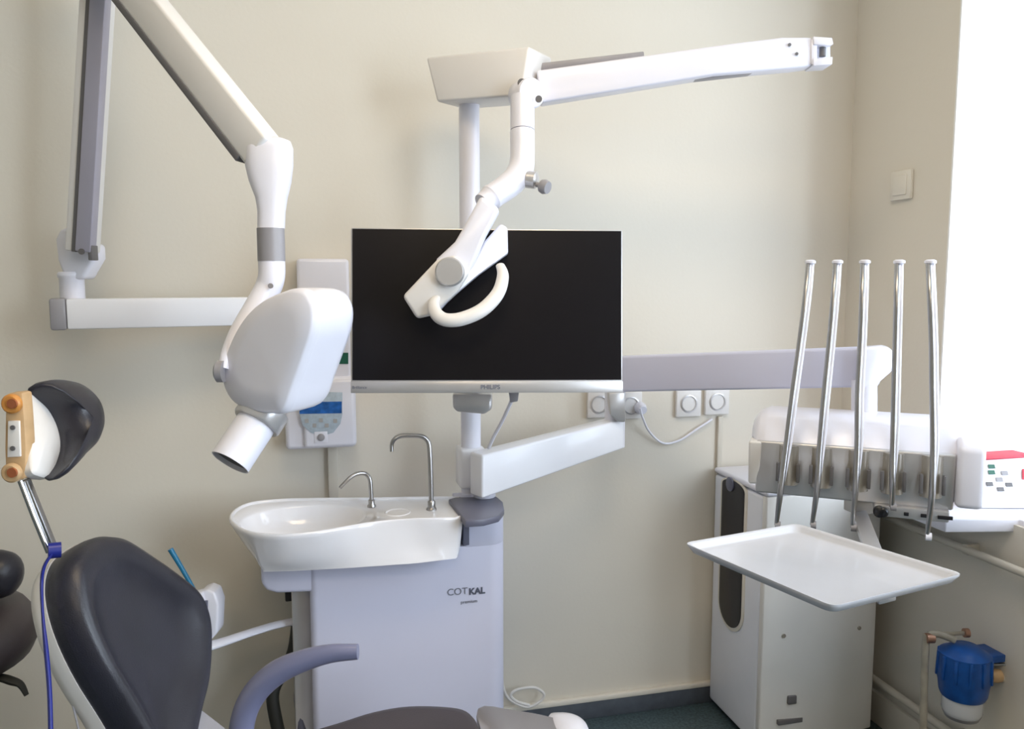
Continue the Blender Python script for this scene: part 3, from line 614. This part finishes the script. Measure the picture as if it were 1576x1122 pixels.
ro = MB(); ro.tube([pd(31, 740, md), pd(52, 795, md+.01), pd(75, 850, md+.02)], .0045, 12); ro.build('support_rod', M_chrome, CHR)
bb = MB(); bb.tube([pd(74, 848, md+.0), pd(94, 846, md+.01)], .013, 14); lab(bb.build('blue_clamp', M_blue, CHR), 'royal blue clamp')
cb = MB(); cb.tube([pd(80, 852, md-.005), pd(68, 872, md-.01), pd(64, 900, md-.012), pd(66, 950, md-.03), pd(71, 1000, md-.05), pd(76, 1060, md-.07), pd(78, 1125, md-.09), pd(79, 1200, md-.10), pd(85, 1330, md-.03)], [.004, .0045, .0045, .004, .006, .006, .006, .006, .006], 10, 5, flat=.6)
tag(cb.build('blue_cord', M_blue), 'royal blue strap hanging down behind the chair backrest', 'cord')
cb = MB(); cb.tube([pd(86, 1010, md+.02), pd(100, 1045, md+.02), pd(112, 1085, md+.02), pd(124, 1140, md+.02), pd(135, 1230, md+.03)], .0018, 8, 4)
tag(cb.build('thin_cable', M_gray), 'very thin gray cable hanging behind the cream chair shell', 'cable')
# seat and leg section
def chp(a, b, z): return V((-.05, 1.55, 0))+cxv*a+chv*b+V((0, 0, z))
zs = .60
S0 = pd(610, 1083, 1.62)
seat_px = [(400, 1150), (460, 1128), (520, 1110), (575, 1093), (630, 1084), (690, 1085), (722, 1092), (738, 1112), (750, 1150), (760, 1300), (740, 1420), (560, 1440), (420, 1400), (330, 1250)]
SE = [pZ(x, y, S0.z) for x, y in seat_px]
se = MB(); se.pad([p-V((0, 0, .02)) for p in SE], (0, 0, 1), [(1, 0), (.99, .012), (.96, .02), (.9, .022), (.03, .018)], [(1, 0), (.985, -.03), (.94, -.045), (.03, -.048)], 4)
se.build('seat', M_leath2, CHR, ang=70)
lp = [(735, 1093), (790, 1096), (845, 1106), (885, 1122), (900, 1180), (895, 1300), (780, 1400), (752, 1300), (746, 1160)]
LP = [pZ(x, y, S0.z-.02) for x, y in lp]
le = MB(); le.pad(LP, (0, 0, 1), [(1, 0), (.98, .006), (.03, .008)], [(1, 0), (.98, -.02), (.03, -.03)], 4); lab(le.build('leg_section', M_gray, CHR, ang=70), 'gray plastic covered leg section')
we = [(842, 1106), (860, 1101), (880, 1103), (898, 1112), (908, 1130), (902, 1170), (870, 1180), (850, 1140)]
WE = [pZ(x, y, S0.z-.028) for x, y in we]
le = MB(); le.pad(WE, (0, 0, 1), [(1, 0), (.9, .010), (.6, .017), (.03, .02)], [(1, 0), (.9, -.008), (.03, -.01)], 4); lab(le.build('leg_end_cover', M_white, CHR, ang=70), 'rounded white end cover')
# frame and base (below the frame)
fr = MB(); fr.bar(chp(-.10, 0, .42), chp(.40, 0, .42), .20, .07, bev=.01); fr.build('seat_frame', M_warm, CHR)
fr = MB(); fr.bar(chp(-.02, 0, .03), chp(.10, 0, .40), .20, .22, cxv, .02); fr.build('lift_column', M_warm, CHR)
fr = MB(); fr.bar(chp(-.35, 0, .03), chp(.45, 0, .03), .42, .05, bev=.015); fr.build('base_plate', M_warm, CHR)
fr = MB(); fr.bar(chp(-.09, 0, .42), bcen-BN*.07, .10, .04, cxv, .008); fr.build('back_hinge_bar', M_gray, CHR)
# armrest: near side, from the frame upward and forward
ad = 1.26
ar = MB(); ar.tube([chp(-.03, -.10, .43), pd(372, 1240, ad), pd(370, 1150, ad), pd(376, 1100, ad), pd(396, 1062, ad), pd(428, 1034, ad), pd(466, 1017, ad), pd(508, 1006, ad), pd(551, 1003, ad)], [.017, .018, .019, .019, .0195, .019, .017, .0145, .012], 20, 6, flat=.9)
lab(ar.build('armrest', M_rail, CHR, ang=60), 'curved slate blue armrest')

# ------------------------------------------------------------------ assistant holder with blue suction tip
AH = thing('assistant_holder', 'white assistant holder on a thin arm reaching out from the cabinet behind the chair', 'instrument holder', pd(455, 960, 2.08))
am = MB(); am.tube([pd(455, 956, 2.09), pd(425, 962, 2.06), pd(385, 974, 2.0), pd(350, 986, 1.95), pd(318, 996, 1.92)], [.016, .015, .015, .016, .018], 14, 4, flat=.55); am.build('holder_arm', M_white, AH)
hb = MB(); hb.prism([pd(306, 912, 1.93), pd(318, 907, 1.93), pd(330, 912, 1.93), pd(336, 930, 1.93), pd(334, 975, 1.93), pd(320, 990, 1.93), pd(304, 985, 1.93)], FH*.05, .006, 3); hb.build('holder_block', M_white, AH)
hb = MB(); hb.prism([pd(286, 918, 1.91), pd(308, 914, 1.91), pd(312, 935, 1.91), pd(300, 948, 1.91), pd(288, 936, 1.91)], FH*.04, .005, 2); hb.build('side_cup', M_white, AH)
MB().prism([pd(313, 925, 1.925), pd(319, 925, 1.925), pd(318, 965, 1.925), pd(313, 965, 1.925)], FH*.006, .001).build('slot', M_slate, AH)
sj = MB(); sj.tube([pd(262, 845, 1.88), pd(280, 875, 1.89), pd(297, 905, 1.90), pd(311, 930, 1.915)], [.0065, .0055, .005, .0045], 12, 3)
tag(sj.build('suction_tip', M_teal), 'teal blue plastic suction tip leaning up out of the white holder', 'suction tip')

# ------------------------------------------------------------------ stool at the left edge
SD = 1.72
sc_ = pd(-125, 992, SD); st = thing('operator_stool', 'black padded stool cut off by the left picture edge', 'stool', (sc_.x, sc_.y, 0))
seatp = [(r_*.9, h_*.9) for r_, h_ in [(.03, -.078), (.13, -.078), (.19, -.070), (.232, -.045), (.248, -.010), (.245, .025), (.225, .055), (.18, .073), (.10, .080), (.03, .082)]]
MB().lathe(seatp, sc_, (0, 0, 1), 40).build('seat', M_leath2, st, ang=70)
bc_ = pd(-80, 884, SD+.05)
bk = MB(); bk.tube([bc_-Rt*.13, bc_-Rt*.10, bc_, bc_+Rt*.10, bc_+Rt*.14, bc_+Rt*.155], [.03, .05, .056, .054, .042, .012], 20, 4); bk.build('backrest', M_leather, st, ang=70)
bk = MB(); bk.tube([bc_+FH*.04, bc_+FH*.12-V((0, 0, .08)), bc_+FH*.10-V((0, 0, .24)), sc_-V((0, 0, .085))], .012, 10, 4); bk.build('back_support', M_black, st)
lv = MB(); lv.tube([pd(-60, 1038, SD-.02), pd(-5, 1042, SD-.03), pd(18, 1048, SD-.03), pd(32, 1054, SD-.03), pd(41, 1070, SD-.03)], [.008, .011, .012, .009, .006], 10, 4, flat=.6); lv.build('height_lever', M_rubber, st)
MB().lathe([(.028, .10), (.028, .30), (.018, .30), (.018, sc_.z-.078)], V((sc_.x, sc_.y, 0)), (0, 0, 1), 20).build('gas_column', M_steel, st)
for k in range(5):
    a = 2*math.pi*k/5+.3; d_ = V((math.cos(a), math.sin(a), 0))
    lg_ = MB().bar(V((sc_.x, sc_.y, .11)), V((sc_.x, sc_.y, .075))+d_*.26, .04, .025, bev=.004).build('base_leg', M_black, st)
    MB().lathe([(.026, -.018), (.028, -.014), (.028, .014), (.026, .018)], V((sc_.x, sc_.y, .0285))+d_*.26, d_.cross(V((0, 0, 1))), 18).build('caster', M_rubber, lg_)

# ------------------------------------------------------------------ suction / compressor cabinet by the corner
CA = thing('suction_cabinet', 'tall off-white steel machine cabinet with dark slot window on its side, in the corner', 'machine cabinet', (1.46, 2.18, 0))
yf = 2.02; x0 = 1.272; x1 = 1.635; zt = .782
cb_ = MB(); cb_.box((x0+.004, yf+.012, .0), (x1-.004, YB-.02, zt-.006), .006); cb_.build('carcass', M_dkgray, CA)
cb_ = MB(); cb_.box((x0-.02, yf+.02, .02), (x0+.006, YB-.018, zt-.004), .010, 3); cb_.build('side_panel', M_unitl, CA)
fp = MB()
pts = []
n = 12
for k in range(n+1):
    t = k/n; x = x0-.02+(x1-x0+.02)*t; pts.append(V((x, yf-.018*math.sin(math.pi*t), .035)))
pts += [V((x1, yf+.022, .035)), V((x0-.02, yf+.022, .035))]
fp.prism(pts, V((0, 0, zt-.035)), .005, 2, 40); fp.build('front_panel', M_unit, CA)
MB().box((x0-.022, yf-.005, zt), (x1+.004, YB-.016, zt+.018), .008, 3).build('top_panel', M_white, CA)
# tall round-ended window with dark glass on the side
def side_pt(px, py): return pX(px, py, x0-.021)
wy0, wy1 = side_pt(1148, 850).y, side_pt(1108, 850).y
wz0, wz1 = side_pt(1120, 966).z, side_pt(1125, 735).z
wr_ = (wy1-wy0)/2; wc = (wy0+wy1)/2
def stad(r, z0_, z1_, x):
    return [V((x, wc+r*math.cos(math.pi*k/14), z1_-wr_*.35+r*.35*math.sin(math.pi*k/14))) for k in range(15)]+[V((x, wc-r*math.cos(math.pi*k/14), z0_+wr_-r*math.sin(math.pi*k/14))) for k in range(15)]
MB().prism(stad(wr_, wz0, wz1, x0-.024), V((.006, 0, 0)), .001).build('window_surround', M_cream, CA)
lab(MB().prism(stad(wr_-.012, wz0+.0, wz1, x0-.027), V((.006, 0, 0)), .001).build('dark_window', M_black, CA), 'black slot window')
gz = side_pt(1127, 745); MB().lathe([(.022, 0), (.022, .004), (.012, .008)], V((x0-.027, gz.y, gz.z)), (-1, 0, 0), 24).build('gauge', M_slate, CA)
for x, y in ((1207, 979), (1323, 967)): c = pY(x, y, yf-.012); MB().lathe([(.006, 0), (.006, .006)], c+V((0, .006, 0)), (0, -1, 0), 14).build('panel_screw', M_holder, CA)
c = pY(1219, 1077, yf-.015); MB().box((c.x-.014, c.y-.004, c.z-.013), (c.x+.014, c.y+.01, c.z+.013), .003).build('lock', M_dkgray, CA)
c = pY(1216, 1110, yf-.015); MB().box((c.x-.040, c.y-.003, c.z-.007), (c.x+.040, c.y+.01, c.z+.007), .001).build('vent_slot', M_dkgray, CA)
for x, y in ((1150, 752), (1228, 773)): c = pY(x, y, yf); 

# ------------------------------------------------------------------ sockets, ducts, cables on the walls
def socket(px, py, w, h, label, hole=True):
    c = pY(px, py, YB-.012); t = thing('wall_socket', label, 'wall socket', (c.x, YB, c.z), 'electrical sockets in a row behind the swing arm')
    MB().box((c.x-w/2, YB-.014, c.z-h/2), (c.x+w/2, YB, c.z+h/2), .004, 2).build('socket_plate', M_warm, t)
    if hole:
        MB().lathe([(.026, 0), (.028, .004), (.024, .005), (.021, -.004), (.001, -.004)], V((c.x, YB-.013, c.z)), (0, -1, 0), 28).build('socket_well', M_silver, t)
        for s_ in (-1, 1): MB().lathe([(.0035, 0), (.0035, .002)], V((c.x+s_*.0095, YB-.011, c.z)), (0, -1, 0), 10).build('pin_hole', M_black, t)
    return t
socket(922, 622, .075, .085, 'cream wall socket just below the right end of the screen, leftmost of the row')
socket(971, 624, .075, .085, 'cream wall socket with a white plug and cable in it')
socket(1060, 621, .085, .085, 'cream wall socket second from right, between the plugged one and the duct')
socket(1104, 618, .085, .085, 'cream wall socket at the top of the vertical cable duct, rightmost of the row')
du = MB(); xdu = pY(1108, 680, YB-.01).x
du.box((xdu-.008, YB-.012, pY(1108, 722, YB).z-.1), (xdu+.008, YB, pY(1108, 640, YB).z), .002); tag(du.build('cable_duct', M_pipe), 'vertical gray beige cable duct running from the socket down to the machine cabinet', 'cable duct')
cab = MB(); plg = pY(985, 628, YB-.05)
cab.lathe([(.018, .0), (.019, .012), (.013, .030)], pY(984, 626, YB-.012), (0, -1, -.25), 18)
cab.tube([plg, pY(990, 645, YB-.04), pY(1000, 665, YB-.02), pY(1020, 682, YB-.012), pY(1045, 678, YB-.010), pY(1070, 662, YB-.010), pY(1096, 645, YB-.008)], .0035, 8, 5)
tag(cab.build('power_cable', M_white), 'white plug with cable sagging along the wall towards the duct', 'cable')
sw = thing('light_switch', 'square cream switch on the narrow wall between corner and window', 'switch', pX(1385, 285, XR))
c = pX(1386, 285, XR-.01); MB().box((XR-.012, c.y-.043, c.z-.043), (XR, c.y+.043, c.z+.043), .004).build('switch_plate', M_cream, sw)
MB().box((XR-.017, c.y-.028, c.z-.030), (XR-.010, c.y+.028, c.z+.030), .004).build('rocker', M_cream, sw)
lc = MB(); lc.tube([pY(x, y, YB-.035) for x, y in ((772, 1035), (775, 1060), (785, 1077), (810, 1088), (830, 1080), (837, 1068), (822, 1058), (797, 1061), (786, 1070), (796, 1080), (815, 1085))], .0045, 8, 6)
tag(lc.build('coiled_cable', M_warm), 'loose loop of white cable lying against the wall beside the dental cabinet', 'cable')

# ------------------------------------------------------------------ water filter on the right wall
WX = XR-.10
WF = thing('water_filter', 'bright blue water filter with clear bowl mounted low on the right wall', 'water filter', pX(1480, 1030, WX))
FD = (pX(1480, 1030, WX)-EYE).dot(Fw)
fc = pd(1484, 1030, FD); r1 = 34*FD/FPX
def dz(y0_, y1_): return abs(pd(1484, y0_, FD).z-pd(1484, y1_, FD).z)
zt1, zm1, zb1 = pd(1484, 990, FD).z, pd(1484, 1072, FD).z, pd(1484, 1106, FD).z
V3 = V((fc.x, fc.y, 0))
MB().lathe([(r1*.55, zm1+.06+.075), (r1*.8, zm1+.062+.062), (r1*1.08, zm1+.115), (r1*1.12, zm1+.05), (r1*1.05, zm1+.035), (r1*1.0, zm1+.01), (r1*.92, zm1)][::-1], V3, (0, 0, 1), 28).build('filter_head', M_fblue, WF)
for k in range(12):
    a = 2*math.pi*k/12; d_ = V((math.cos(a), math.sin(a), 0))
    MB().bar(V3+d_*r1*1.10+V((0, 0, zm1+.05)), V3+d_*r1*1.06+V((0, 0, zm1+.112)), .008, .010, d_, .001).build('grip_rib', M_fblue, WF)
MB().lathe([(r1*.85, zm1+.002), (r1*.85, zb1+.02), (r1*.78, zb1+.008), (r1*.5, zb1-.002), (.004, zb1-.004)], V3, (0, 0, 1), 28, cap0=False).build('filter_bowl', M_clear, WF)
MB().lathe([(r1*.80, zb1+.010), (r1*.72, zb1+.0), (r1*.5, zb1-.006), (.004, zb1-.008)], V3, (0, 0, 1), 28).build('bowl_base', M_gray, WF)
MB().bar(V3+V((0, 0, zm1+.105)), V((XR, fc.y, zm1+.105)), .07, .02, bev=.003).build('wall_bracket', M_fblue, WF)
pA = MB(); pA.tube([pd(1420, 1200, FD+.02), pd(1421, 1100, FD+.02), pd(1425, 988, FD+.02), pd(1430, 978, FD+.02), pd(1445, 976, FD+.01), pd(1470, 985, FD)], .0095, 12, 3); lab(pA.build('inlet_pipe', M_pipe2, WF), 'worn beige inlet pipe')
MB().lathe([(.013, -.010), (.013, .010)], pd(1431, 982, FD+.015), Rt, 14).build('pipe_elbow', M_copper, WF)
MB().bar(pd(1440, 976, FD+.01), pd(1492, 974, FD+.01), .008, .010, bev=.002).build('valve_lever', M_pipe2, WF)
MB().lathe([(.012, -.006), (.012, .006)], pd(1487, 974, FD+.01), Rt, 12).build('valve_nut', M_copper, WF)
pA = MB(); pA.tube([pd(1515, 1035, FD), pd(1535, 1040, FD), pd(1552, 1050, FD), pd(1558, 1068, FD), pd(1556, 1110, FD), pd(1552, 1200, FD)], .0115, 12, 3); lab(pA.build('outlet_pipe', M_pipe, WF), 'cream outlet pipe')
MB().lathe([(.016, -.013), (.018, 0), (.016, .013)], pd(1532, 1040, FD-.002), Rt, 14).build('outlet_nut', M_tan, WF)
MB().bar(pd(1525, 1022, FD), pd(1576, 1022, FD-.02), .012, .006, bev=.002).build('valve_handle', M_steel, WF)

# ------------------------------------------------------------------ on the sill board
cd_ = 2.10
KP = thing('keypad_panel', 'white control box with small dark buttons standing on the window sill', 'control panel', pZ(1540, 779, ZS))
f0 = pZ(1500, 781, ZS+.004); f1 = f0+Rt*.20
fwd_ = FH; hgt = pd(1500, 708, (f0-EYE).dot(Fw)+.05).z
up2 = (V((0, 0, hgt))+V((0, 0, 0)))
n0, n1 = f0, f1
kp_ = MB()
sid = [V((0, 0, 0)), V((0, 0, .022)), FH*.055+V((0, 0, hgt-ZS-.004)), FH*.085+V((0, 0, hgt-ZS-.006)), FH*.085]
kp_.prism([f0+p+V((0, 0, -.0035)) for p in sid], Rt*.2, .005, 3); kp_.build('case', M_cover, KP)
fd_ = (sid[2]-sid[1]); fn = -Rt.cross(fd_).normalized()
if fn.dot(FH) > 0: fn = -fn
for x, y, mm in ((1526, 718, M_green), (1526, 727, M_green), (1546, 728, M_gray), (1538, 738, M_gray), (1523, 745, M_dkgray), (1553, 746, M_dkgray), (1540, 753, M_dkgray)):
    c = pP(x, y, f0+sid[1], fn); w_ = Rt*.0085; h_ = fd_.normalized()*.0055
    MB().prism([c-w_-h_, c+w_-h_, c+w_+h_, c-w_+h_], fn*.0015).build('button', mm, KP)
tag(MB().prism([pP(1573, 722, f0+sid[1], fn), pP(1590, 722, f0+sid[1], fn), pP(1590, 738, f0+sid[1], fn), pP(1573, 738, f0+sid[1], fn)], fn*.002).build('red_label', M_red, KP), 'x', 'x')
o = KP.children[-1]
del o['category']; o['label'] = 'red label at the right edge'
bx = MB(); g0 = pZ(1512, 752, ZS+.0005)+FH*.0
gb = f0+FH*.10
bx.box((gb.x+.0, gb.y+.0, ZS+.0005), (gb.x+.22, gb.y+.07, pd(1540, 704, (gb-EYE).dot(Fw)).z), .003)
BX = thing('red_box', 'red topped cardboard box lying behind the white control box on the sill', 'box', (gb.x, gb.y, ZS))
bz = pd(1540, 703, (gb-EYE).dot(Fw)).z
bx2 = MB().box((gb.x+.02, gb.y, ZS+.0005), (gb.x+.26, gb.y+.07, bz-.012), .003).build('box_body', M_pink, BX); bx.bm.free()
lab(MB().box((gb.x+.018, gb.y-.002, bz-.012), (gb.x+.262, gb.y+.072, bz-.006), .003).build('box_lid', M_red, BX), 'red lid')
